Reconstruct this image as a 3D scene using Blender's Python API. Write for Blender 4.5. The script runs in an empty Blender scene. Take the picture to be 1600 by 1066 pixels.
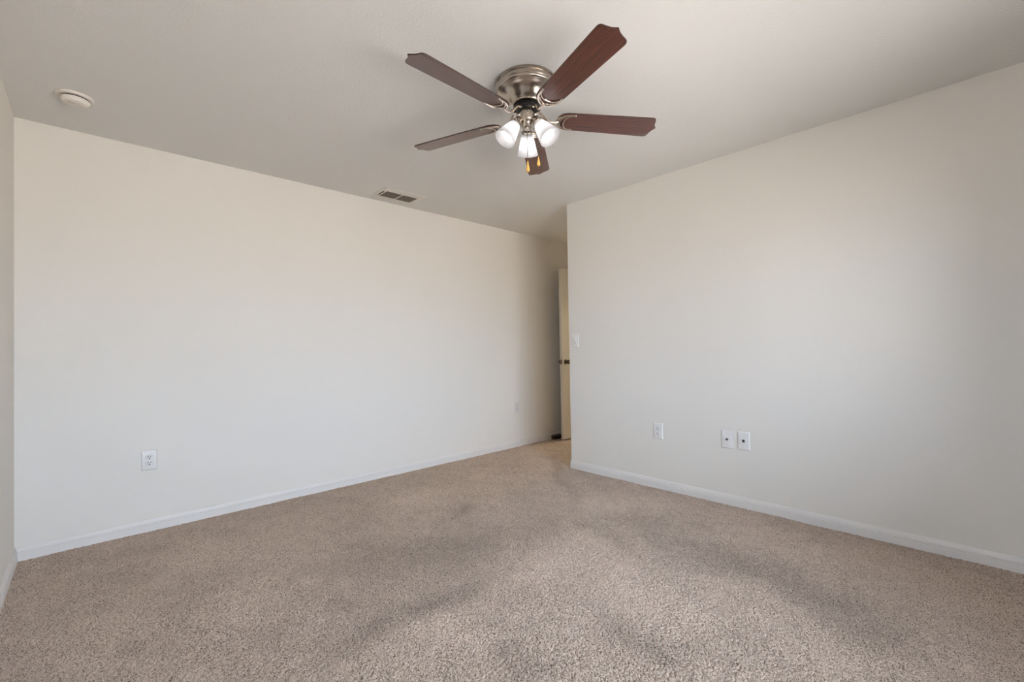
import bpy, bmesh, math, random
import numpy as np
from mathutils import Vector, Matrix

random.seed(7)
scn = bpy.context.scene
COL = scn.collection
PI = math.pi

# ------------------------------------------------------------------ camera
CAM_H = 1.12
YAW, PITCH, ROLL, FPX = 0.75867, 0.014752, -0.016976, 698.87
fw = Vector((math.sin(YAW) * math.cos(PITCH), math.cos(YAW) * math.cos(PITCH), math.sin(PITCH)))
rt = Vector((math.cos(YAW), -math.sin(YAW), 0))
up = rt.cross(fw)
r2 = rt * math.cos(ROLL) + up * math.sin(ROLL)
u2 = -rt * math.sin(ROLL) + up * math.cos(ROLL)
cd = bpy.data.cameras.new('camera')
cd.sensor_fit = 'HORIZONTAL'
cd.sensor_width = 36.0
cd.lens = FPX / 1600 * 36
cd.clip_start = 0.02
cam = bpy.data.objects.new('camera', cd)
COL.objects.link(cam)
m = Matrix((r2, u2, -fw)).transposed().to_4x4()
m.translation = Vector((0, 0, CAM_H))
cam.matrix_world = m
scn.camera = cam

# ------------------------------------------------------------------ view
scn.view_settings.view_transform = 'Standard'
scn.view_settings.look = 'None'
scn.view_settings.gamma = 1.0
scn.view_settings.use_curve_mapping = False
scn.view_settings.exposure = 0.22
scn.cycles.use_denoising = True
scn.cycles.max_bounces = 10
scn.cycles.diffuse_bounces = 8
scn.cycles.transmission_bounces = 8
scn.cycles.sample_clamp_indirect = 6.0
scn.cycles.caustics_reflective = False
scn.cycles.caustics_refractive = False

# ------------------------------------------------------------------ daylight (overcast sky over sunlit ground)
SKY, GROUND = 15.4, 12.5
w = bpy.data.worlds.new('daylight')
scn.world = w
w.use_nodes = True
nt = w.node_tree
nt.nodes.clear()
tc = nt.nodes.new('ShaderNodeTexCoord')
sp = nt.nodes.new('ShaderNodeSeparateXYZ')
mr = nt.nodes.new('ShaderNodeMapRange')
mr.inputs['From Min'].default_value = -0.05
mr.inputs['From Max'].default_value = 0.05
mx = nt.nodes.new('ShaderNodeMix')
mx.data_type = 'RGBA'
mx.inputs['A'].default_value = (GROUND * 1.10, GROUND * 1.0, GROUND * 0.97, 1)
mx.inputs['B'].default_value = (SKY * 0.89, SKY * 1.0, SKY * 1.24, 1)
bg = nt.nodes.new('ShaderNodeBackground')
wo = nt.nodes.new('ShaderNodeOutputWorld')
nt.links.new(tc.outputs['Generated'], sp.inputs[0])
nt.links.new(sp.outputs['Z'], mr.inputs['Value'])
nt.links.new(mr.outputs[0], mx.inputs['Factor'])
nt.links.new(mx.outputs['Result'], bg.inputs[0])
nt.links.new(bg.outputs[0], wo.inputs[0])

# room numbers (metres)
H = 2.44
XL, XR = -0.2947, 3.239          # left wall, right wall
YF, YB = 3.655, -0.90            # far wall, wall behind the camera
YE = 2.653                       # right wall ends here, entry alcove beyond
XE = 4.88                        # wall with the entry door
WX0, WX1, WZ0, WZ1 = 0.30, 2.45, 0.60, 2.04   # window opening
SY0, SY1, SZ0, SZ1 = -0.76, -0.16, 0.85, 2.05   # unseen side window, added in the left wall to brighten the right wall
DY0, DY1, DH = 2.725, 3.500, 2.078            # door opening

def portal(name, loc, rot, sx, sy):
    ld = bpy.data.lights.new(name, 'AREA')
    ld.shape = 'RECTANGLE'
    ld.size, ld.size_y = sx, sy
    ld.cycles.is_portal = True
    o = bpy.data.objects.new(name, ld)
    o.location = loc
    o.rotation_euler = rot
    COL.objects.link(o)
portal('window_portal', ((WX0 + WX1) / 2, YB - 0.125, (WZ0 + WZ1) / 2), (PI / 2, 0, PI), WX1 - WX0, WZ1 - WZ0)
portal('added_side_window_portal', (XL - 0.125, (SY0 + SY1) / 2, (SZ0 + SZ1) / 2), (PI / 2, 0, PI / 2 * 3), SY1 - SY0, SZ1 - SZ0)  # portal of the added, unseen side window
BULB = 4.6      # emission of the frosted fan bulbs
HALL_W = 130.0     # warm ceiling lamp in the corridor

# ------------------------------------------------------------------ helpers
def obj(name, bm, mat=None, parent=None, smooth=True, angle=35):
    me = bpy.data.meshes.new(name)
    bmesh.ops.recalc_face_normals(bm, faces=bm.faces)
    bm.to_mesh(me)
    bm.free()
    o = bpy.data.objects.new(name, me)
    COL.objects.link(o)
    if mat is not None:
        me.materials.append(mat)
    if parent is not None:
        o.parent = parent
    if smooth:
        me.polygons.foreach_set('use_smooth', [True] * len(me.polygons))
        me.set_sharp_from_angle(angle=math.radians(angle))
    return o

def thing(name, label, cat, loc=(0, 0, 0), rz=0, group=None):
    o = bpy.data.objects.new(name, None)
    o.empty_display_size = 0.05
    COL.objects.link(o)
    o.location = loc
    o.rotation_euler = (0, 0, rz)
    o['label'] = label
    o['category'] = cat
    if group:
        o['group'] = group
    return o

def struct(name, bm, mat, **k):
    o = obj(name, bm, mat, **k)
    o['kind'] = 'structure'
    return o

def box(bm, x0, x1, y0, y1, z0, z1, bev=0, seg=2):
    r = bmesh.ops.create_cube(bm, size=1)
    vs = r['verts']
    for v in vs:
        v.co = Vector(((x0 + x1) / 2 + v.co.x * (x1 - x0), (y0 + y1) / 2 + v.co.y * (y1 - y0), (z0 + z1) / 2 + v.co.z * (z1 - z0)))
    if bev:
        es = list({e for v in vs for e in v.link_edges})
        bmesh.ops.bevel(bm, geom=es, offset=bev, segments=seg, profile=0.5, affect='EDGES')

def lathe(bm, prof, seg=48, mat=None, close=False):
    """prof: list of (r, z), turned about z"""
    mat = mat or Matrix.Identity(4)
    rings = []
    for r, z in prof:
        if r < 1e-6:
            rings.append([bm.verts.new(mat @ Vector((0, 0, z)))])
        else:
            rings.append([bm.verts.new(mat @ Vector((r * math.cos(2 * PI * i / seg), r * math.sin(2 * PI * i / seg), z))) for i in range(seg)])
    pairs = list(zip(rings, rings[1:]))
    if close:
        pairs.append((rings[-1], rings[0]))
    for a, b in pairs:
        for i in range(seg):
            j = (i + 1) % seg
            if len(a) == 1 and len(b) == 1:
                continue
            if len(a) == 1:
                bm.faces.new((a[0], b[i], b[j]))
            elif len(b) == 1:
                bm.faces.new((a[i], a[j], b[0]))
            else:
                bm.faces.new((a[i], a[j], b[j], b[i]))

def tube(bm, pts, rad, seg=10, flat=1.0, mat=None):
    """tube along pts; rad a number or a list; flat squashes it along z"""
    mat = mat or Matrix.Identity(4)
    pts = [Vector(p) for p in pts]
    n = len(pts)
    rads = rad if isinstance(rad, (list, tuple)) else [rad] * n
    rings = []
    for i, p in enumerate(pts):
        t = (pts[min(i + 1, n - 1)] - pts[max(i - 1, 0)]).normalized()
        ref = Vector((0, 0, 1)) if abs(t.z) < 0.95 else Vector((1, 0, 0))
        a = t.cross(ref).normalized()
        b = a.cross(t).normalized()
        rings.append([bm.verts.new(mat @ (p + a * (math.cos(2 * PI * k / seg) * rads[i]) + b * (math.sin(2 * PI * k / seg) * rads[i] * flat))) for k in range(seg)])
    for ra, rb in zip(rings, rings[1:]):
        for k in range(seg):
            l = (k + 1) % seg
            bm.faces.new((ra[k], ra[l], rb[l], rb[k]))
    bm.faces.new(rings[0])
    bm.faces.new(rings[-1][::-1])

def smoothpath(pts, n=24):
    """Catmull-Rom through pts"""
    P = [Vector(p) for p in pts]
    P = [P[0] * 2 - P[1]] + P + [P[-1] * 2 - P[-2]]
    out = []
    segs = len(P) - 3
    per = max(2, n // segs)
    for s in range(segs):
        a, b, c, d = P[s:s + 4]
        for k in range(per):
            t = k / per
            out.append(0.5 * ((2 * b) + (c - a) * t + (2 * a - 5 * b + 4 * c - d) * t * t + (-a + 3 * b - 3 * c + d) * t ** 3))
    out.append(P[-2])
    return out

def prism(bm, poly, z0, z1, bev=0):
    """flat outline poly (x, y) given thickness z0..z1"""
    lo = [bm.verts.new((x, y, z0)) for x, y in poly]
    hi = [bm.verts.new((x, y, z1)) for x, y in poly]
    n = len(poly)
    f = [bm.faces.new(lo[::-1]), bm.faces.new(hi)]
    for i in range(n):
        j = (i + 1) % n
        bm.faces.new((lo[i], lo[j], hi[j], hi[i]))
    if bev:
        es = [e for ff in f for e in ff.edges]
        bmesh.ops.bevel(bm, geom=es, offset=bev, segments=2, profile=0.5, affect='EDGES')

# ------------------------------------------------------------------ materials
def new_mat(name):
    mt = bpy.data.materials.new(name)
    mt.use_nodes = True
    n = mt.node_tree
    return mt, n, n.nodes['Principled BSDF']

def simple(name, col, rough=0.5, metal=0.0, **kw):
    mt, n, b = new_mat(name)
    b.inputs['Base Color'].default_value = (*col, 1)
    b.inputs['Roughness'].default_value = rough
    b.inputs['Metallic'].default_value = metal
    for k, v in kw.items():
        b.inputs[k].default_value = v
    # faint unevenness of the finish
    tcn = n.nodes.new('ShaderNodeTexCoord')
    ns = n.nodes.new('ShaderNodeTexNoise')
    ns.inputs['Scale'].default_value = 60
    bp = n.nodes.new('ShaderNodeBump')
    bp.inputs['Strength'].default_value = 0.03
    bp.inputs['Distance'].default_value = 0.001
    n.links.new(tcn.outputs['Object'], ns.inputs['Vector'])
    n.links.new(ns.outputs['Fac'], bp.inputs['Height'])
    n.links.new(bp.outputs[0], b.inputs['Normal'])
    return mt

def paint(name, col, scale, dist, strength, rough=0.75):
    mt, n, b = new_mat(name)
    b.inputs['Roughness'].default_value = rough
    b.inputs['Specular IOR Level'].default_value = 0.25
    tcn = n.nodes.new('ShaderNodeTexCoord')
    a = n.nodes.new('ShaderNodeTexNoise')
    a.inputs['Scale'].default_value = scale
    a.inputs['Detail'].default_value = 3
    a.inputs['Roughness'].default_value = 0.55
    r = n.nodes.new('ShaderNodeMapRange')
    r.interpolation_type = 'SMOOTHSTEP'
    r.inputs['From Min'].default_value = 0.42
    r.inputs['From Max'].default_value = 0.62
    bp = n.nodes.new('ShaderNodeBump')
    bp.inputs['Strength'].default_value = strength
    bp.inputs['Distance'].default_value = dist
    n.links.new(tcn.outputs['Object'], a.inputs['Vector'])
    n.links.new(a.outputs['Fac'], r.inputs['Value'])
    n.links.new(r.outputs[0], bp.inputs['Height'])
    n.links.new(bp.outputs[0], b.inputs['Normal'])
    big = n.nodes.new('ShaderNodeTexNoise')
    big.inputs['Scale'].default_value = 1.3
    mixc = n.nodes.new('ShaderNodeMix')
    mixc.data_type = 'RGBA'
    mixc.inputs['A'].default_value = (*[c * 0.985 for c in col], 1)
    mixc.inputs['B'].default_value = (*col, 1)
    n.links.new(tcn.outputs['Object'], big.inputs['Vector'])
    n.links.new(big.outputs['Fac'], mixc.inputs['Factor'])
    n.links.new(mixc.outputs['Result'], b.inputs['Base Color'])
    return mt

M_WALL = paint('wall_paint', (0.76, 0.735, 0.69), 170, 0.0010, 0.2)
M_CEIL = paint('ceiling_texture', (0.75, 0.745, 0.73), 75, 0.0020, 0.22, 0.9)
M_TRIM = simple('trim_paint', (0.735, 0.715, 0.695), 0.5)
M_DOOR = simple('door_paint', (0.72, 0.69, 0.61), 0.4)
M_PLATE = simple('white_plastic', (0.715, 0.705, 0.69), 0.38)
M_SLOT = simple('dark_slot', (0.02, 0.02, 0.02), 0.6)
M_SEAM = simple('socket_seam', (0.42, 0.41, 0.40), 0.6)
M_VENTW = simple('vent_enamel', (0.70, 0.67, 0.62), 0.4)
M_VENTS = simple('vent_louvre_enamel', (0.155, 0.13, 0.105), 0.5)
M_BACK = simple('duct_dark', (0.05, 0.042, 0.035), 0.8)
M_SMOKE = simple('detector_plastic', (0.78, 0.74, 0.69), 0.45)
M_KNOB = simple('aged_knob', (0.11, 0.09, 0.06), 0.28, 0.9)
M_BRONZE = simple('dark_brown_stop', (0.075, 0.045, 0.025), 0.6)
M_BRASS = simple('coax_metal', (0.25, 0.23, 0.20), 0.3, 1.0)
M_FOB = simple('amber_fob', (0.80, 0.47, 0.12), 0.35)
M_BLACKP = simple('black_flywheel', (0.012, 0.011, 0.012), 0.4)
M_CHAIN = simple('bead_chain', (0.22, 0.19, 0.16), 0.4, 1.0)
M_VINYL = simple('vinyl_frame', (0.80, 0.80, 0.79), 0.4)
M_OUTER = simple('stucco', (0.55, 0.50, 0.43), 0.9)

# brushed nickel
M_NICKEL, n, b = new_mat('brushed_nickel')
b.inputs['Base Color'].default_value = (0.50, 0.44, 0.38, 1)
b.inputs['Metallic'].default_value = 1.0
b.inputs['Roughness'].default_value = 0.22
b.inputs['Anisotropic'].default_value = 0.5
tcn = n.nodes.new('ShaderNodeTexCoord'); mp = n.nodes.new('ShaderNodeMapping'); ns = n.nodes.new('ShaderNodeTexNoise')
mp.inputs['Scale'].default_value = (3, 3, 900)
ns.inputs['Scale'].default_value = 1.0
bp = n.nodes.new('ShaderNodeBump'); bp.inputs['Strength'].default_value = 0.02; bp.inputs['Distance'].default_value = 0.0003
n.links.new(tcn.outputs['Object'], mp.inputs[0]); n.links.new(mp.outputs[0], ns.inputs['Vector'])
n.links.new(ns.outputs['Fac'], bp.inputs['Height']); n.links.new(bp.outputs[0], b.inputs['Normal'])

# polished nickel for the brackets
M_POL = simple('polished_nickel', (0.70, 0.62, 0.55), 0.16, 1.0)

# mahogany veneer, grain along local x
M_WOOD, n, b = new_mat('mahogany_veneer')
b.inputs['Roughness'].default_value = 0.5
b.inputs['Coat Weight'].default_value = 0.85
b.inputs['Coat Roughness'].default_value = 0.24
b.inputs['Coat IOR'].default_value = 1.52
tcn = n.nodes.new('ShaderNodeTexCoord'); mp = n.nodes.new('ShaderNodeMapping')
mp.inputs['Scale'].default_value = (5.0, 250, 30)
ns = n.nodes.new('ShaderNodeTexNoise'); ns.inputs['Scale'].default_value = 1.0; ns.inputs['Detail'].default_value = 5; ns.inputs['Roughness'].default_value = 0.65
ns.inputs['Distortion'].default_value = 0.25
cr = n.nodes.new('ShaderNodeValToRGB')
cr.color_ramp.elements[0].position = 0.36; cr.color_ramp.elements[0].color = (0.022, 0.0052, 0.0036, 1)
cr.color_ramp.elements[1].position = 0.64; cr.color_ramp.elements[1].color = (0.140, 0.033, 0.0165, 1)
n.links.new(tcn.outputs['Object'], mp.inputs[0]); n.links.new(mp.outputs[0], ns.inputs['Vector'])
n.links.new(ns.outputs['Fac'], cr.inputs[0]); n.links.new(cr.outputs[0], b.inputs['Base Color'])
M_EDGE = simple('blade_edge', (0.035, 0.014, 0.010), 0.5)

# frosted glass of the shades
M_FROST = bpy.data.materials.new('frosted_glass')
M_FROST.use_nodes = True
n = M_FROST.node_tree; n.nodes.clear()
o_ = n.nodes.new('ShaderNodeOutputMaterial')
tr = n.nodes.new('ShaderNodeBsdfTranslucent'); tr.inputs[0].default_value = (0.88, 0.88, 0.90, 1)
df = n.nodes.new('ShaderNodeBsdfDiffuse'); df.inputs[0].default_value = (0.70, 0.70, 0.72, 1)
gl = n.nodes.new('ShaderNodeBsdfGlossy'); gl.inputs['Roughness'].default_value = 0.25
m1 = n.nodes.new('ShaderNodeMixShader'); m1.inputs[0].default_value = 0.30
m2 = n.nodes.new('ShaderNodeMixShader'); m2.inputs[0].default_value = 0.05
n.links.new(tr.outputs[0], m1.inputs[1]); n.links.new(df.outputs[0], m1.inputs[2])
n.links.new(m1.outputs[0], m2.inputs[1]); n.links.new(gl.outputs[0], m2.inputs[2])
n.links.new(m2.outputs[0], o_.inputs[0])

def emit(name, col, s):
    mt, n, b = new_mat(name)
    b.inputs['Base Color'].default_value = (0.9, 0.9, 0.9, 1)
    b.inputs['Emission Color'].default_value = (*col, 1)
    b.inputs['Emission Strength'].default_value = s
    return mt
M_BULB = emit('lit_bulb', (1.0, 0.965, 0.91), BULB)
M_HALL = emit('corridor_lamp_glow', (1.0, 0.82, 0.55), HALL_W)

# window pane
M_PANE = bpy.data.materials.new('window_glass')
M_PANE.use_nodes = True
n = M_PANE.node_tree; n.nodes.clear()
o_ = n.nodes.new('ShaderNodeOutputMaterial')
ta = n.nodes.new('ShaderNodeBsdfTransparent'); ta.inputs[0].default_value = (0.93, 0.95, 0.94, 1)
gl = n.nodes.new('ShaderNodeBsdfGlossy'); gl.inputs['Roughness'].default_value = 0.01
fr = n.nodes.new('ShaderNodeFresnel'); fr.inputs[0].default_value = 1.45
m1 = n.nodes.new('ShaderNodeMixShader')
n.links.new(fr.outputs[0], m1.inputs[0]); n.links.new(ta.outputs[0], m1.inputs[1]); n.links.new(gl.outputs[0], m1.inputs[2])
n.links.new(m1.outputs[0], o_.inputs[0])

# carpet: tan twisted pile; 'lean' says which way the pile was brushed (it reads lighter or darker)
M_CARPET, n, b = new_mat('cut_pile_carpet')
b.inputs['Roughness'].default_value = 0.95
b.inputs['Specular IOR Level'].default_value = 0.1
b.inputs['Sheen Weight'].default_value = 0.08
b.inputs['Sheen Roughness'].default_value = 0.5
tcn = n.nodes.new('ShaderNodeTexCoord')
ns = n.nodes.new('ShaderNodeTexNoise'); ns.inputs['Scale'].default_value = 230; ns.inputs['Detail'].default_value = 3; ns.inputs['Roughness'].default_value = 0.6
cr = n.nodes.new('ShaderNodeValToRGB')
cr.color_ramp.elements[0].position = 0.375; cr.color_ramp.elements[0].color = (0.080, 0.053, 0.036, 1)  # dark end paints the shade of gaps between tufts into the pile colour
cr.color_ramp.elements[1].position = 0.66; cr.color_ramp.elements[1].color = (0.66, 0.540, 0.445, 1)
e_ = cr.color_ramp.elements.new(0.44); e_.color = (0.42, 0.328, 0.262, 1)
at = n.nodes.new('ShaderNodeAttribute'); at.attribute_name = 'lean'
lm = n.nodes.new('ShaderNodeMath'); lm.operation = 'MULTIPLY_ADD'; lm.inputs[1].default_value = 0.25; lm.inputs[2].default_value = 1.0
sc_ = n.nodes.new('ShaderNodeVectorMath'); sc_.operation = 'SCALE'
bp = n.nodes.new('ShaderNodeBump'); bp.inputs['Strength'].default_value = 0.6; bp.inputs['Distance'].default_value = 0.004
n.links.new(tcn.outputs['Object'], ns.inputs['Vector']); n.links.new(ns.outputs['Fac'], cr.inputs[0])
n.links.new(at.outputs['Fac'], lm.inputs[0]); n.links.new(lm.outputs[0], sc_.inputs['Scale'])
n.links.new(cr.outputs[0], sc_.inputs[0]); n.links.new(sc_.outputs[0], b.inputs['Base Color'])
n.links.new(ns.outputs['Fac'], bp.inputs['Height']); n.links.new(bp.outputs[0], b.inputs['Normal'])

# ------------------------------------------------------------------ room shell
T = 0.12
XC = 6.30        # corridor beyond the door
# carpet: a real relief of tufts
def carpet():
    step = 0.0037
    x0, x1, y0, y1 = XL - 0.0, XC, YB, YF
    rng = np.random.default_rng(3)
    def blur(a, k):
        for _ in range(k):
            a = (np.roll(a, 1, 0) + 2 * a + np.roll(a, -1, 0)) / 4
            a = (np.roll(a, 1, 1) + 2 * a + np.roll(a, -1, 1)) / 4
        return a
    def lowfreq(X, Y, n, f, seed, ang=None):
        r = np.random.default_rng(seed)
        s = np.zeros_like(X)
        for _ in range(n):
            th = r.uniform(0, PI) if ang is None else r.normal(ang, 0.35)
            k = f * r.uniform(0.6, 1.6)
            s += np.sin((X * math.cos(th) + Y * math.sin(th)) * k * 2 * PI + r.uniform(0, 2 * PI))
        return s / math.sqrt(n / 2)
    XA = XE + 0.12                       # fine pile up to the door, plain beyond
    xs = np.arange(XL, XA + step, step); ys = np.arange(YF, YB - step, -step)[::-1]
    X, Y = np.meshgrid(xs, ys)
    h = blur(rng.normal(0, 1, X.shape), 1)
    h = h / h.std() * 0.55 + rng.normal(0, 0.75, X.shape)
    Z = np.clip(h, -2.2, 1.4) * 0.0013
    pit = np.where(rng.random(X.shape) < 0.095, rng.uniform(0.5, 1.4, X.shape), 0.0)   # gaps between the twisted tufts
    Z = Z - pit * 0.0070 + 0.0010
    Z += lowfreq(X, Y, 14, 2.2, 5) * 0.0007
    X2 = X + rng.normal(0, 0.22 * step, X.shape); Y2 = Y + rng.normal(0, 0.22 * step, Y.shape)
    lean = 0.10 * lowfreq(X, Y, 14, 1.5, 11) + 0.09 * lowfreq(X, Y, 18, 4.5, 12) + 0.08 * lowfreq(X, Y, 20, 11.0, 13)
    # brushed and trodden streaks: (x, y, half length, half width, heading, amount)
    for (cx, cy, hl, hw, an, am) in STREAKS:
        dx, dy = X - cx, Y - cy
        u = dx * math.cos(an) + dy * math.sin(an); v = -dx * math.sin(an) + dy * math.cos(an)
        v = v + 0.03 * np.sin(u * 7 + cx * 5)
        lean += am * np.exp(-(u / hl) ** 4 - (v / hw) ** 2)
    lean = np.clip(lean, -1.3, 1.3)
    ny, nx = X.shape
    V = np.stack([X2, Y2, Z], -1).reshape(-1, 3); L = lean.reshape(-1)
    i = np.arange(ny * nx).reshape(ny, nx)
    F = np.stack([i[:-1, :-1], i[:-1, 1:], i[1:, 1:], i[1:, :-1]], -1)
    keep = ~((X[:-1, :-1] > XR + 0.06) & (Y[:-1, :-1] < YE - 0.06))   # nothing inside the closet behind the wall
    F = F[keep].reshape(-1, 4)
    used = np.zeros(ny * nx, bool); used[F.ravel()] = True
    remap = np.cumsum(used) - 1
    V, L, F = V[used], L[used], remap[F]
    n0 = len(V)
    V = np.concatenate([V, [(XA, 1.9, 0), (XC, 1.9, 0), (XC, 4.5, 0), (XA, 4.5, 0), (XL - 0.1, YB - 0.1, -0.018), (XC, YB - 0.1, -0.018), (XC, 4.5, -0.018), (XL - 0.1, 4.5, -0.018)]])
    F = np.concatenate([F, [(n0, n0 + 1, n0 + 2, n0 + 3), (n0 + 4, n0 + 5, n0 + 6, n0 + 7)]]); L = np.concatenate([L, np.zeros(8)])
    me = bpy.data.meshes.new('floor')
    me.vertices.add(len(V)); me.vertices.foreach_set('co', V.astype(np.float32).ravel())
    me.loops.add(F.size); me.loops.foreach_set('vertex_index', F.astype(np.int32).ravel())
    me.polygons.add(len(F)); me.polygons.foreach_set('loop_start', np.arange(0, F.size, 4, dtype=np.int32))
    me.update(calc_edges=True)
    at_ = me.attributes.new('lean', 'FLOAT', 'POINT'); at_.data.foreach_set('value', L.astype(np.float32))
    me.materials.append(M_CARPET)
    o = bpy.data.objects.new('floor', me)
    COL.objects.link(o)
    o['kind'] = 'structure'
    o['label'] = 'tan cut pile carpet with brushed and trodden patches'
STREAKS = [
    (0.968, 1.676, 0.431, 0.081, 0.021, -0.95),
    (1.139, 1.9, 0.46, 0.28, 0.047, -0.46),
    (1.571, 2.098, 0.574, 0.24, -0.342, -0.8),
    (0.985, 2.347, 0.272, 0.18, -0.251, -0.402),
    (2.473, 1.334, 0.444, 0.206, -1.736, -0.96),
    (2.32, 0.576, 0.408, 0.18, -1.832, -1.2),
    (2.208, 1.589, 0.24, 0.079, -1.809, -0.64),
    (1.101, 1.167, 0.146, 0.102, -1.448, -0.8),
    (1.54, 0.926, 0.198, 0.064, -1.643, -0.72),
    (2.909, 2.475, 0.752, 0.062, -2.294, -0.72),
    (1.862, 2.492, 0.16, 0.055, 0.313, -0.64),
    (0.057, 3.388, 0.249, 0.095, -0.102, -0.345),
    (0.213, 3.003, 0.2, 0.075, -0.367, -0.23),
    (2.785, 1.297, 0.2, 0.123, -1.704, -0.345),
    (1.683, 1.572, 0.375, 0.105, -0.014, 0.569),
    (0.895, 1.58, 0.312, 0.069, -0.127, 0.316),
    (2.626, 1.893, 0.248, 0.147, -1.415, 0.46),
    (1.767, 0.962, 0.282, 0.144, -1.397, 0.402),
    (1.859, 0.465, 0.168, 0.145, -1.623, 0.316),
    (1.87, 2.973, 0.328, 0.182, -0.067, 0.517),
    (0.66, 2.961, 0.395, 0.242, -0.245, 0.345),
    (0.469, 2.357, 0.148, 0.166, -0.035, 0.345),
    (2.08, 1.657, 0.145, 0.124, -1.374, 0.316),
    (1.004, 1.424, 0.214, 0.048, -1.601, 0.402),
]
carpet()

bm = bmesh.new(); box(bm, XL - T, XC + T, YB - T, 4.5, H, H + 0.1)
struct('ceiling', bm, M_CEIL)
bm = bmesh.new()
box(bm, XL - T, XL, SY1, YF + T, -0.02, H); box(bm, XL - T, XL, YB - T, SY0, -0.02, H)
box(bm, XL - T, XL, SY0, SY1, -0.02, SZ0); box(bm, XL - T, XL, SY0, SY1, SZ1, H)
struct('wall_left', bm, M_WALL)
bm = bmesh.new(); box(bm, XL - T, XE, YF, YF + T, -0.02, H)
struct('wall_far', bm, M_WALL)
# right wall turning into the alcove, its outer corner rounded
bm = bmesh.new()
cr_ = 0.014
arc = [(XR + cr_ - cr_ * math.cos(t), YE - cr_ + cr_ * math.sin(t)) for t in [k * PI / 2 / 8 for k in range(9)]]
poly = [(XR, YB - T)] + arc + [(XE, YE), (XE, YE - T), (XR + T, YE - T), (XR + T, YB - T)]
prism(bm, poly, -0.02, H)
struct('wall_right', bm, M_WALL)
# wall with the entry door
bm = bmesh.new()
box(bm, XE, XE + T, 1.9, DY0, -0.02, H); box(bm, XE, XE + T, DY1, 4.5, -0.02, H); box(bm, XE, XE + T, DY0, DY1, DH, H)
struct('wall_end', bm, M_WALL)
bm = bmesh.new()
box(bm, XC, XC + T, 1.9, 4.5, -0.02, H); box(bm, XE + T, XC, 1.88, 2.0, -0.02, H); box(bm, XE + T, XC, 4.4, 4.52, -0.02, H)
struct('wall_corridor', bm, M_WALL)
# wall behind the camera with the window
bm = bmesh.new()
box(bm, XL - T, WX0, YB - T, YB, -0.02, H); box(bm, WX1, XR + T, YB - T, YB, -0.02, H)
box(bm, WX0, WX1, YB - T, YB, -0.02, WZ0); box(bm, WX0, WX1, YB - T, YB, WZ1, H)
struct('wall_back', bm, M_WALL)
# window: vinyl frame with a middle mullion and two panes
bm = bmesh.new()
fy0, fy1 = YB - 0.105, YB - 0.045
fwd = 0.05
box(bm, WX0, WX1, fy0, fy1, WZ0, WZ0 + fwd, 0.004); box(bm, WX0, WX1, fy0, fy1, WZ1 - fwd, WZ1, 0.004)
box(bm, WX0, WX0 + fwd, fy0, fy1, WZ0 + fwd, WZ1 - fwd, 0.004); box(bm, WX1 - fwd, WX1, fy0, fy1, WZ0 + fwd, WZ1 - fwd, 0.004)
xm = (WX0 + WX1) / 2
box(bm, xm - 0.03, xm + 0.03, fy0, fy1, WZ0 + fwd, WZ1 - fwd, 0.004)
win = struct('window_1', bm, M_VINYL)
for a, c in ((WX0 + fwd, xm - 0.03), (xm + 0.03, WX1 - fwd)):
    bm = bmesh.new(); box(bm, a - 0.005, c + 0.005, YB - 0.078, YB - 0.074, WZ0 + fwd - 0.005, WZ1 - fwd + 0.005)
    obj('pane', bm, M_PANE, win, smooth=False)
bm = bmesh.new(); box(bm, WX0 - 0.02, WX1 + 0.02, YB - 0.045, YB + 0.02, WZ0 - 0.0, WZ0 + 0.018, 0.004)
obj('window_sill', bm, M_TRIM, win)

# side window added to light the right wall: one sash, one pane
bm = bmesh.new()
fx0, fx1 = XL - 0.105, XL - 0.045
box(bm, fx0, fx1, SY0, SY1, SZ0, SZ0 + fwd, 0.004); box(bm, fx0, fx1, SY0, SY1, SZ1 - fwd, SZ1, 0.004)
box(bm, fx0, fx1, SY0, SY0 + fwd, SZ0 + fwd, SZ1 - fwd, 0.004); box(bm, fx0, fx1, SY1 - fwd, SY1, SZ0 + fwd, SZ1 - fwd, 0.004)
win = struct('added_side_window', bm, M_VINYL)
bm = bmesh.new(); box(bm, XL - 0.078, XL - 0.074, SY0 + fwd - 0.005, SY1 - fwd + 0.005, SZ0 + fwd - 0.005, SZ1 - fwd + 0.005)
obj('pane', bm, M_PANE, win, smooth=False)
bm = bmesh.new(); box(bm, XL - 0.045, XL + 0.02, SY0 - 0.02, SY1 + 0.02, SZ0, SZ0 + 0.018, 0.004)
obj('window_sill', bm, M_TRIM, win)

# ------------------------------------------------------------------ baseboards
PROF = [(0, -0.01), (0.0145, -0.01), (0.0145, 0.0365), (0.0115, 0.0375), (0.0115, 0.0400), (0.0138, 0.0415), (0.0138, 0.0465), (0.0100, 0.0475), (0.0100, 0.0500), (0.0122, 0.0515),
        (0.0105, 0.057), (0.0078, 0.064), (0.0062, 0.069), (0.0050, 0.072), (0, 0.073)]
def baseboard(name, path):
    """path: (x, y, nx, ny) corners on the wall line, (nx, ny) the offset direction into the room (mitred)"""
    bm = bmesh.new()
    rings = [[bm.verts.new((x + nx * d, y + ny * d, z)) for d, z in PROF] for x, y, nx, ny in path]
    for a, b_ in zip(rings, rings[1:]):
        for i in range(len(PROF)):
            j = (i + 1) % len(PROF)
            bm.faces.new((a[i], a[j], b_[j], b_[i]))
    bm.faces.new(rings[0]); bm.faces.new(rings[-1][::-1])
    return struct(name, bm, M_TRIM, angle=20)
baseboard('baseboard_far', [(XL, YF, 1, -1), (XE, YF, -1, -1)])
baseboard('baseboard_left', [(XL, YB, 1, 1), (XL, YF, 1, -1)])
cpts = [(XR, YB, -1, 1)]
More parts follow.
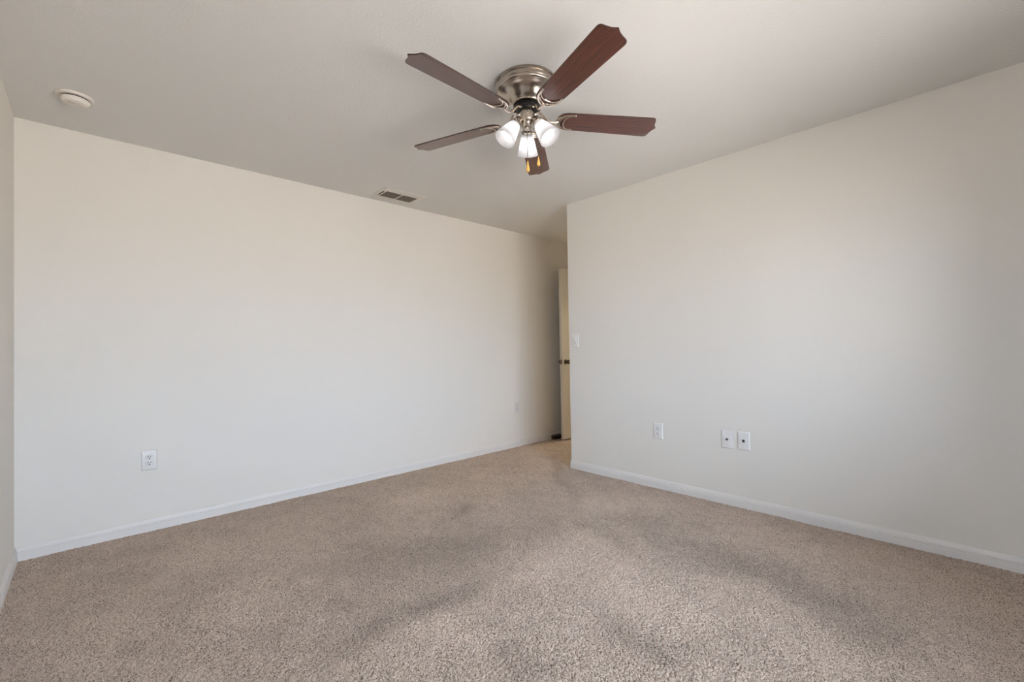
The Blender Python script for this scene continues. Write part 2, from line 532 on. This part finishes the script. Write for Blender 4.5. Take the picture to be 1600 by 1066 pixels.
for k in range(9):
    t = k * PI / 2 / 8
    cpts.append((XR + cr_ - cr_ * math.cos(t), YE - cr_ + cr_ * math.sin(t), -math.cos(t), math.sin(t)))
cpts.append((XE, YE, -1, 1))
baseboard('baseboard_right', cpts)
baseboard('baseboard_back', [(XL, YB, 1, 1), (XR, YB, -1, 1)])

# ------------------------------------------------------------------ entry door, standing open along the far wall
bm = bmesh.new()      # jamb and casing round the opening
for y0, y1 in ((DY0 - 0.0, DY0 + 0.018), (DY1 - 0.018, DY1)):
    box(bm, XE - 0.004, XE + T + 0.004, y0, y1, 0, DH, 0.002)
box(bm, XE - 0.004, XE + T + 0.004, DY0, DY1, DH - 0.018, DH, 0.002)
box(bm, XE - 0.016, XE, DY0 - 0.055, DY0 + 0.004, 0, DH + 0.055, 0.004)
box(bm, XE - 0.016, XE, DY1 - 0.004, DY1 + 0.055, 0, DH + 0.055, 0.004)
box(bm, XE - 0.016, XE, DY0, DY1, DH - 0.004, DH + 0.055, 0.004)
struct('trim_1', bm, M_TRIM)
DW, DT, DZ = 0.758, 0.035, 2.052
bm = bmesh.new()      # leaf: local x from hinge (0) to latch (-DW), y thickness 0..-DT
box(bm, -DW, 0, -DT, 0, 0.016, DZ + 0.010, 0.0015)
door = struct('door_1', bm, M_DOOR)
door['label'] = 'cream panel door standing open beside the far wall, seen almost edge-on'
door.location = (4.851, 3.4905, 0)
door.rotation_euler = (0, 0, 0.0)
def panel_bm(side):
    bm = bmesh.new()
    y = -DT if side < 0 else 0.0
    for (xa, xb) in ((-DW + 0.11, -DW / 2 - 0.05), (-DW / 2 + 0.05, -0.11)):
        for (za, zb) in ((0.22, 0.80), (0.95, 1.55), (1.68, 1.90)):
            vs = []
            for ins, dy in ((0.0, 0.0), (0.006, 0.005), (0.014, 0.001), (0.03, 0.001), (0.05, 0.006)):
                vs.append([bm.verts.new((X_, y + side * dy, Z_)) for X_, Z_ in ((xa + ins, za + ins), (xb - ins, za + ins), (xb - ins, zb - ins), (xa + ins, zb - ins))])
            for a, b_ in zip(vs, vs[1:]):
                for i in range(4):
                    j = (i + 1) % 4
                    bm.faces.new((a[i], a[j], b_[j], b_[i]))
            bm.faces.new(vs[-1])
    return bm
for s in (-1, 1):
    obj('raised_panels', panel_bm(s), M_DOOR, door, smooth=False)
    bm = bmesh.new()
    y = -DT if s < 0 else 0.0
    mt = Matrix.Translation((-DW + 0.062, y, 0.938)) @ Matrix.Rotation(-s * PI / 2, 4, 'X')
    lathe(bm, [(0, 0), (0.031, 0), (0.032, 0.003), (0.028, 0.007), (0.013, 0.009), (0.011, 0.022), (0.015, 0.030), (0.024, 0.036), (0.027, 0.044), (0.026, 0.053), (0.018, 0.060), (0, 0.062)], 28, mt)
    obj('door_knob', bm, M_KNOB, door)
bm = bmesh.new(); box(bm, -DW - 0.0012, -DW + 0.001, -DT / 2 - 0.012, -DT / 2 + 0.012, 0.91, 0.966, 0.0003)
obj('latch_plate', bm, M_KNOB, door)
for z in (0.22, 1.03, 1.82):
    bm = bmesh.new(); lathe(bm, [(0, -0.045), (0.006, -0.045), (0.006, 0.045), (0, 0.045)], 12, Matrix.Translation((0.008, 0.006, z)))
    box(bm, -0.03, 0.008, -0.0015, 0.001, z - 0.045, z + 0.045)
    obj('hinge', bm, M_KNOB, door)

# door stop screwed to the baseboard, behind the door
t = thing('door_stop', 'small dark brown door stop block on the carpet behind the open door', 'door stop', (4.150, 3.612, -0.004))
bm = bmesh.new(); box(bm, -0.075, 0.075, -0.022, 0.022, 0, 0.050, 0.004)
obj('block', bm, M_BRONZE, t)
bm = bmesh.new(); box(bm, -0.060, 0.060, -0.030, -0.0215, 0.012, 0.040, 0.003)
obj('rubber_face', bm, M_BLACKP, t)

# corridor ceiling lamp (out of sight; it warms the doorway)
t = thing('flush_ceiling_lamp', 'round flush ceiling lamp in the corridor beyond the entry door', 'ceiling lamp', (5.55, 3.05, H))
bm = bmesh.new(); lathe(bm, [(0, -0.001), (0.15, -0.001), (0.152, -0.02), (0.145, -0.024), (0, -0.024)], 36)
obj('lamp_base', bm, M_NICKEL, t)
bm = bmesh.new(); lathe(bm, [(0.138, -0.0245), (0.136, -0.045), (0.11, -0.075), (0.06, -0.093), (0, -0.098)], 36)
obj('lamp_shade', bm, M_HALL, t)

# ------------------------------------------------------------------ ceiling fan
FX, FY = 1.5895, 1.5412
fan = thing('ceiling_fan', 'five-blade mahogany and brushed nickel ceiling fan with three lit frosted shades', 'ceiling fan', (FX, FY, H))
bm = bmesh.new()
lathe(bm, [(0, -0.0005), (0.1485, -0.0005), (0.1495, -0.005), (0.1495, -0.011), (0.1440, -0.014), (0.1455, -0.018), (0.1455, -0.030), (0.1435, -0.0325), (0.1470, -0.036), (0.1485, -0.040), (0.1475, -0.046),
           (0.1440, -0.050), (0.139, -0.0515), (0.1345, -0.055), (0.1250, -0.059), (0.116, -0.064), (0.108, -0.072), (0.101, -0.082), (0.0945, -0.093), (0.088, -0.102), (0.0825, -0.108),
           (0.080, -0.1115), (0.0815, -0.1140), (0.080, -0.118), (0.072, -0.1205), (0.064, -0.121), (0, -0.121)], 72)
obj('motor_housing', bm, M_NICKEL, fan)
bm = bmesh.new()
lathe(bm, [(0, -0.119), (0.060, -0.119), (0.066, -0.1245), (0.068, -0.136), (0.062, -0.142), (0.045, -0.143), (0, -0.143)], 48)
for k in range(10):
    a = k * PI / 5 + 0.2
    box(bm, 0.058 * math.cos(a) - 0.007, 0.058 * math.cos(a) + 0.007, 0.058 * math.sin(a) - 0.007, 0.058 * math.sin(a) + 0.007, -0.146, -0.134, 0.002)
obj('flywheel', bm, M_BLACKP, fan)
bm = bmesh.new()
lathe(bm, [(0, -0.1425), (0.036, -0.1425), (0.0395, -0.146), (0.040, -0.152), (0.0402, -0.190), (0.0385, -0.196), (0.034, -0.201), (0.029, -0.206), (0.026, -0.214), (0.0255, -0.222), (0.020, -0.228),
           (0.012, -0.231), (0.010, -0.236), (0.006, -0.240), (0, -0.241)], 48)
for k in range(3):
    a = k * 2 * PI / 3 + 1.9
    mt = Matrix.Translation((0.039 * math.cos(a), 0.039 * math.sin(a), -0.170)) @ Matrix.Rotation(a, 4, 'Z') @ Matrix.Rotation(PI / 2, 4, 'Y')
    lathe(bm, [(0, -0.001), (0.0045, -0.001), (0.0045, 0.003), (0.003, 0.0045), (0, 0.005)], 12, mt)
obj('switch_housing', bm, M_NICKEL, fan)

# blades
BZ = 2.2565 - H
def halfw(r):
    return 0.0585 + (0.0690 - 0.0585) * (r - 0.2) / 0.45
outline = []
for k in range(0, 13):                       # rounded root
    t_ = PI / 2 * k / 12
    outline.append((0.215 - 0.063 * math.cos(t_) ** 0.85, halfw(0.215) * math.sin(t_) ** 0.8))
for r in (0.3, 0.4, 0.5, 0.6, 0.635):
    outline.append((r, halfw(r)))
outline += [(0.645, 0.0685), (0.652, 0.0660), (0.657, 0.0620), (0.6600, 0.0560), (0.6617, 0.0480), (0.6635, 0.040), (0.6660, 0.031), (0.6695, 0.022), (0.6745, 0.013), (0.6795, 0.006), (0.6835, 0.0015)]
full = outline + [(x, -y) for x, y in outline[::-1] if y > 1e-6]
full = [p for i, p in enumerate(full) if i == 0 or (abs(p[0] - full[i - 1][0]) + abs(p[1] - full[i - 1][1])) > 1e-5]
bm = bmesh.new(); prism(bm, full, 0.0, 0.0055, 0.0008)
blade0 = obj('blade', bm, M_WOOD, fan, angle=25)
blade0.data.materials.append(M_EDGE)
for p in blade0.data.polygons:
    if abs(p.normal.z) < 0.8:
        p.material_index = 1
# bracket: S-shaped arm, crescent with an open middle, three screws
bm = bmesh.new()
arm = smoothpath([(0.052, 0, 0.042), (0.072, 0, 0.036), (0.092, 0, 0.014), (0.112, 0, -0.006), (0.134, 0, -0.011), (0.158, 0, -0.006)], 30)
tube(bm, arm, [0.0085 - 0.0022 * (i / (len(arm) - 1)) for i in range(len(arm))], 12, 0.75)
def crescent(r_apex, r_tip, wd, n=25):
    out = []
    for i in range(n):
        t_ = -PI / 2 + PI * i / (n - 1)
        out.append((r_tip - (r_tip - r_apex) * math.cos(t_) ** 0.9 if abs(math.cos(t_)) > 1e-9 else r_tip, wd * math.sin(t_), -0.0035))
    return out
tube(bm, crescent(0.150, 0.238, 0.0530), [0.0032 + 0.0028 * math.sin(PI * i / 24) for i in range(25)], 10, 0.8)
tube(bm, crescent(0.186, 0.238, 0.0500), [0.0028 + 0.0012 * math.sin(PI * i / 24) for i in range(25)], 10, 0.8)
for s in (-1, 1):
    lathe(bm, [(0, -0.0075), (0.004, -0.0070), (0.006, -0.005), (0.0065, -0.001), (0, 0)], 16, Matrix.Translation((0.237, s * 0.0500, 0)))
    tube(bm, smoothpath([(0.158, 0, -0.005), (0.166, s * 0.010, -0.0045), (0.172, s * 0.024, -0.004), (0.1905, s * 0.0385, -0.0038)], 15), 0.0030, 8, 0.8)
br0 = obj('blade_bracket', bm, M_POL, blade0)
AWAY = math.atan2(FY, FX)
for k in range(5):
    a = 1.9151 + k * 2 * PI / 5
    s = -0.022 * math.cos(a - AWAY)
    if k == 0:
        bl = blade0
    else:
        bl = blade0.copy(); COL.objects.link(bl); bl.parent = fan
        b2 = br0.copy(); COL.objects.link(b2); b2.parent = bl
    bl.location = (0, 0, BZ)
    bl.rotation_euler = (-0.200, -s, a)

# three lamp holders with frosted bell shades
TAU, LAZ = 0.62, 0.765
def along(d, r0=0.058, z0=-0.213):
    return Vector((r0 + d * math.sin(TAU), 0, z0 - d * math.cos(TAU)))
bm = bmesh.new()     # arm and socket cup
tube(bm, smoothpath([(0.030, 0, -0.176), (0.042, 0, -0.170), (0.050, 0, -0.172), along(-0.034), along(-0.022)], 20), 0.0062, 10)
cupm = Matrix.Translation(along(-0.03)) @ Matrix.Rotation(PI - TAU, 4, 'Y')
lathe(bm, [(0, 0), (0.012, 0), (0.016, 0.003), (0.0195, 0.010), (0.020, 0.028), (0.0255, 0.031), (0.0285, 0.036), (0.0285, 0.044), (0.026, 0.047), (0.018, 0.047), (0.016, 0.050), (0.016, 0.062), (0, 0.062)], 32, cupm)
for k in range(3):
    a = k * 2 * PI / 3
    mt = cupm @ Matrix.Rotation(a, 4, 'Z') @ Matrix.Translation((0.028, 0, 0.040)) @ Matrix.Rotation(PI / 2, 4, 'Y')
    lathe(bm, [(0, 0), (0.0025, 0), (0.0025, 0.006), (0.0042, 0.007), (0.0042, 0.010), (0, 0.011)], 10, mt)
arm0 = obj('lamp_holder', bm, M_NICKEL, fan)
bm = bmesh.new()     # shade: outer then inner surface, thick glass
shm = Matrix.Translation(along(0.0)) @ Matrix.Rotation(PI - TAU, 4, 'Y')
outer = [(0.0235, 0.004), (0.0265, 0.010), (0.0285, 0.020), (0.0325, 0.036), (0.0375, 0.054), (0.0425, 0.072), (0.0468, 0.090), (0.0505, 0.106), (0.0535, 0.118)]
inner = [(r - 0.0028, z) for r, z in outer[::-1]]
lathe(bm, outer + [(0.0530, 0.1195), (0.0512, 0.1192)] + inner + [(0.0205, 0.002), (0.0225, 0.002)], 48, shm, close=True)
sh0 = obj('lamp_shade', bm, M_FROST, fan, angle=60)
bm = bmesh.new()     # bulb
lathe(bm, [(0, 0.018), (0.012, 0.018), (0.0135, 0.026), (0.0155, 0.036), (0.0205, 0.048), (0.0255, 0.060), (0.0280, 0.071), (0.0270, 0.082), (0.0225, 0.092), (0.0140, 0.0985), (0, 0.1010)], 28, shm)
bu0 = obj('light_bulb', bm, M_BULB, sh0)
for k in range(3):
    a = LAZ + k * 2 * PI / 3
    if k == 0:
        am, sh = arm0, sh0
    else:
        am = arm0.copy(); COL.objects.link(am); am.parent = fan
        sh = sh0.copy(); COL.objects.link(sh); sh.parent = fan
        bu = bu0.copy(); COL.objects.link(bu); bu.parent = sh
    am.rotation_euler = (0, 0, a)
    sh.rotation_euler = (0, 0, a)

# pull chains: beads on a wire, turned wooden fobs
def pull_chain(x, y, ztop, zfob, fl=0.052):
    bm = bmesh.new()
    tube(bm, [(x, y, ztop), (x, y, zfob)], 0.0009, 6)
    z = ztop
    while z > zfob:
        bmesh.ops.create_icosphere(bm, subdivisions=1, radius=0.0019, matrix=Matrix.Translation((x, y, z)))
        z -= 0.0042
    c = obj('pull_chain', bm, M_CHAIN, fan)
    bm = bmesh.new()
    lathe(bm, [(0, zfob + 0.002), (0.0022, zfob + 0.001), (0.0030, zfob - 0.004), (0.0036, zfob - 0.010), (0.0060, zfob - fl * 0.45), (0.0088, zfob - fl * 0.72), (0.0092, zfob - fl * 0.82), (0.0075, zfob - fl * 0.92), (0.0035, zfob - fl * 0.99), (0, zfob - fl)], 20, Matrix.Translation((x, y, 0)))
    obj('chain_fob', bm, M_FOB, c)
nx_, ny_ = -math.cos(AWAY), -math.sin(AWAY)       # towards the camera
sx_, sy_ = math.sin(AWAY), -math.cos(AWAY)        # to the right in the picture
pull_chain(nx_ * 0.034, ny_ * 0.034, -0.205, -0.410)
pull_chain(sx_ * 0.054 - nx_ * 0.02, sy_ * 0.054 - ny_ * 0.02, -0.20, -0.366, 0.046)

# ------------------------------------------------------------------ smoke detector
sd = thing('smoke_detector', 'round white smoke detector on the ceiling near the left corner', 'smoke detector', (-0.045, 3.165, H))
bm = bmesh.new()
lathe(bm, [(0, -0.0005), (0.072, -0.0005), (0.0725, -0.003), (0.0715, -0.011), (0.069, -0.013), (0.052, -0.0125), (0.050, -0.014), (0, -0.014)], 56)
obj('mounting_base', bm, M_SMOKE, sd)
bm = bmesh.new()
lathe(bm, [(0, -0.0130), (0.0545, -0.0130), (0.0545, -0.0188), (0, -0.0188)], 56)
obj('vent_gap', bm, M_BACK, sd)
bm = bmesh.new()
lathe(bm, [(0, -0.0180), (0.0570, -0.0180), (0.0580, -0.0195), (0.0572, -0.024), (0.0535, -0.032), (0.050, -0.037), (0.046, -0.0390), (0.030, -0.0395), (0.029, -0.0385), (0.0275, -0.0385), (0.0265, -0.0400), (0, -0.0405)], 56)
hd = obj('sensor_cover', bm, M_SMOKE, sd)
bm = bmesh.new()
box(bm, -0.026, -0.002, -0.019, -0.012, -0.0412, -0.038, 0.0005)
obj('vent_slot', bm, M_SEAM, sd)
bm = bmesh.new()
lathe(bm, [(0, -0.0395), (0.010, -0.0395), (0.010, -0.0425), (0.008, -0.0435), (0, -0.0438)], 24, Matrix.Translation((0.012, -0.018, 0)))
obj('test_button', bm, M_PLATE, sd)

# ------------------------------------------------------------------ ceiling vent
VX, VY = 1.9400, 3.4300
vt = thing('ceiling_vent', 'rectangular cream air vent with dark louvres on the ceiling by the far wall', 'vent', (VX, VY, H))
ox, oy, ix, iy = 0.192, 0.132, 0.145, 0.070
bm = bmesh.new()
def ring(x, y, z):
    return [bm.verts.new((sx * x, sy * y, z)) for sx, sy in ((-1, -1), (1, -1), (1, 1), (-1, 1))]
rs = [ring(ox, oy, -0.0005), ring(ox, oy, -0.003), ring(ox - 0.006, oy - 0.006, -0.006), ring(ix + 0.010, iy + 0.010, -0.011), ring(ix, iy, -0.012), ring(ix, iy, -0.0008)]
for a, b_ in zip(rs, rs[1:]):
    for i in range(4):
        j = (i + 1) % 4
        bm.faces.new((a[i], a[j], b_[j], b_[i]))
box(bm, -0.0045, 0.0045, -iy, iy, -0.0118, -0.001)
obj('frame', bm, M_VENTW, vt, smooth=False)
bm = bmesh.new(); box(bm, -ix, ix, -iy, iy, -0.0016, -0.0006)
obj('duct_opening', bm, M_BACK, vt, smooth=False)
for s in (-1, 1):
    bm = bmesh.new()
    for k in range(9):
        y = -iy + 0.009 + k * (2 * iy - 0.016) / 8
        xa, xb = (s * 0.0045, s * (ix - 0.0005)) if s > 0 else (s * (ix - 0.0005), s * 0.0045)
        vs = [bm.verts.new(c) for c in ((xa, y - 0.005, -0.0035), (xb, y - 0.005, -0.0035), (xb, y + 0.004, -0.0105), (xa, y + 0.004, -0.0105),
                                        (xa, y - 0.0042, -0.0028), (xb, y - 0.0042, -0.0028), (xb, y + 0.0048, -0.0098), (xa, y + 0.0048, -0.0098))]
        for f in ((0, 1, 2, 3), (7, 6, 5, 4), (0, 4, 5, 1), (1, 5, 6, 2), (2, 6, 7, 3), (3, 7, 4, 0)):
            bm.faces.new([vs[i] for i in f])
    obj('louvres', bm, M_VENTS, vt, smooth=False)
bm = bmesh.new(); box(bm, -ix - 0.024, -ix - 0.013, -0.048, 0.048, -0.0150, -0.0085, 0.001)
obj('damper_lever', bm, M_VENTS, vt)

# ------------------------------------------------------------------ wall plates (local: x along wall, y out of wall = -y, z up)
def rounded_rect(w_, h_, r, n=5, cx=0, cz=0):
    out = []
    for (sx, sz, a0) in ((1, 1, 0), (-1, 1, PI / 2), (-1, -1, PI), (1, -1, 3 * PI / 2)):
        for k in range(n + 1):
            t_ = a0 + PI / 2 * k / n
            out.append((cx + sx * (w_ / 2 - r) + r * math.cos(t_), cz + sz * (h_ / 2 - r) + r * math.sin(t_)))
    return out
STAND = Matrix.Rotation(PI / 2, 4, 'X')          # outline x,y -> x,z, thickness towards -y
def flatpart(name, poly, d0, d1, mat, parent, bev=0.0):
    bm = bmesh.new(); prism(bm, poly, d0, d1, bev)
    bmesh.ops.transform(bm, matrix=STAND, verts=bm.verts)
    return obj(name, bm, mat, parent)
PW, PH = 0.079, 0.125
def plate_base(t):
    bm = bmesh.new()
    lev = [(PW, PH, 0.0), (PW, PH, 0.0022), (PW - 0.004, PH - 0.004, 0.0048), (PW - 0.010, PH - 0.010, 0.0060)]
    rings = [[bm.verts.new((x, z, d)) for x, z in rounded_rect(w_, h_, 0.003)] for w_, h_, d in lev]
    for a, b_ in zip(rings, rings[1:]):
        for i in range(len(a)):
            j = (i + 1) % len(a)
            bm.faces.new((a[i], a[j], b_[j], b_[i]))
    bm.faces.new(rings[0][::-1]); bm.faces.new(rings[-1])
    bmesh.ops.transform(bm, matrix=STAND, verts=bm.verts)
    obj('cover_plate', bm, M_PLATE, t, angle=50)
def screw(t, x, z):
    bm = bmesh.new()
    lathe(bm, [(0, 0.0055), (0.0030, 0.0055), (0.0030, 0.0064), (0.0018, 0.0070), (0, 0.0071)], 14, Matrix.Translation((x, 0, z)) @ STAND)
    obj('screw', bm, M_PLATE, t)
def circ(cx, cz, r, n=20):
    return [(cx + r * math.cos(2 * PI * k / n), cz + r * math.sin(2 * PI * k / n)) for k in range(n)]
def outlet(label, loc, rz, slot=M_SLOT):
    t = thing('wall_outlet', label, 'outlet', loc, rz, 'duplex outlets low on the walls')
    plate_base(t)
    for s in (1, -1):
        cz = s * 0.0195
        # face of one receptacle: round sides, flat top and bottom
        face = []
        for k in range(28):
            a = 2 * PI * k / 28
            face.append((0.0172 * math.cos(a), cz + max(-0.0140, min(0.0140, 0.0172 * math.sin(a)))))
        fc2 = [(x * 1.07, cz + (z - cz) * 1.08) for x, z in face]
        flatpart('socket_surround', fc2, 0.0050, 0.0063, M_SEAM, t)
        f = flatpart('socket', face, 0.0050, 0.0078, M_PLATE, t, 0.0005)
        bm = bmesh.new()
        for (x, z, w_, h_) in ((-0.0064, cz + 0.0044, 0.0036, 0.0090), (0.0064, cz + 0.0044, 0.0036, 0.0078)):
            prism(bm, rounded_rect(w_, h_, 0.0005, 2, x, z), 0.0070, 0.0080)
        prism(bm, circ(0, cz - 0.0068, 0.0038), 0.0070, 0.0080)
        bmesh.ops.transform(bm, matrix=STAND, verts=bm.verts)
        obj('slots', bm, slot, f)
    screw(t, 0, 0)
    return t
RW = -PI / 2      # turns a plate to face -x (right wall)
outlet('white duplex outlet on the far wall, leftmost, near the left corner', (0.2800, YF, 0.4470), 0)
outlet('white outlet low on the far wall, in the dim stretch left of the door', (3.5210, YF, 0.4440), 0, M_SEAM)
outlet('white duplex outlet on the right wall, left of the cable plates', (XR, 1.7700, 0.4490), RW)
# coax plate
t = thing('coaxial_plate', 'white wall plate with a small metal coaxial socket, left plate of the pair', 'wall plate', (XR, 1.2480, 0.4550), RW, 'cable wall plates')
plate_base(t); screw(t, 0, 0.042); screw(t, 0, -0.042)
bm = bmesh.new()
lathe(bm, [(0, 0.005), (0.0092, 0.005), (0.0092, 0.0078), (0.0048, 0.0078), (0.0048, 0.0145), (0.0040, 0.0150), (0, 0.0130)], 6, STAND)
lathe(bm, [(0.0047, 0.0078), (0.0047, 0.0150), (0.0038, 0.0155), (0, 0.0148)], 20, STAND)
obj('coaxial_connector', bm, M_BRASS, t)
# data plate
t = thing('data_plate', 'white wall plate with a square black data port, right plate of the pair', 'wall plate', (XR, 1.1400, 0.4585), RW, 'cable wall plates')
plate_base(t); screw(t, 0, 0.042); screw(t, 0, -0.042)
flatpart('data_port_bezel', rounded_rect(0.0215, 0.0235, 0.001), 0.0055, 0.0075, M_PLATE, t, 0.0004)
flatpart('data_port', rounded_rect(0.0165, 0.0175, 0.0008), 0.0070, 0.0078, M_SLOT, t)
# switch
t = thing('light_switch', 'white dial and slide control plate at the left end of the right wall', 'light switch', (XR, 2.5720, 1.1740), RW)
plate_base(t)
flatpart('switch_insert', rounded_rect(0.034, 0.068, 0.002), 0.0055, 0.0076, M_PLATE, t, 0.0005)
bm = bmesh.new(); lathe(bm, [(0, 0.007), (0.0125, 0.007), (0.0120, 0.0135), (0.0105, 0.0150), (0, 0.0152)], 26, Matrix.Translation((0, 0, 0.010)) @ STAND)
obj('dial', bm, M_PLATE, t)
flatpart('slide_bar', rounded_rect(0.026, 0.0035, 0.0015, 4, 0, -0.012), 0.0070, 0.0105, M_PLATE, t, 0.0005)
flatpart('slide_groove', rounded_rect(0.028, 0.0022, 0.001, 4, 0, -0.021), 0.0072, 0.0079, M_SEAM, t)
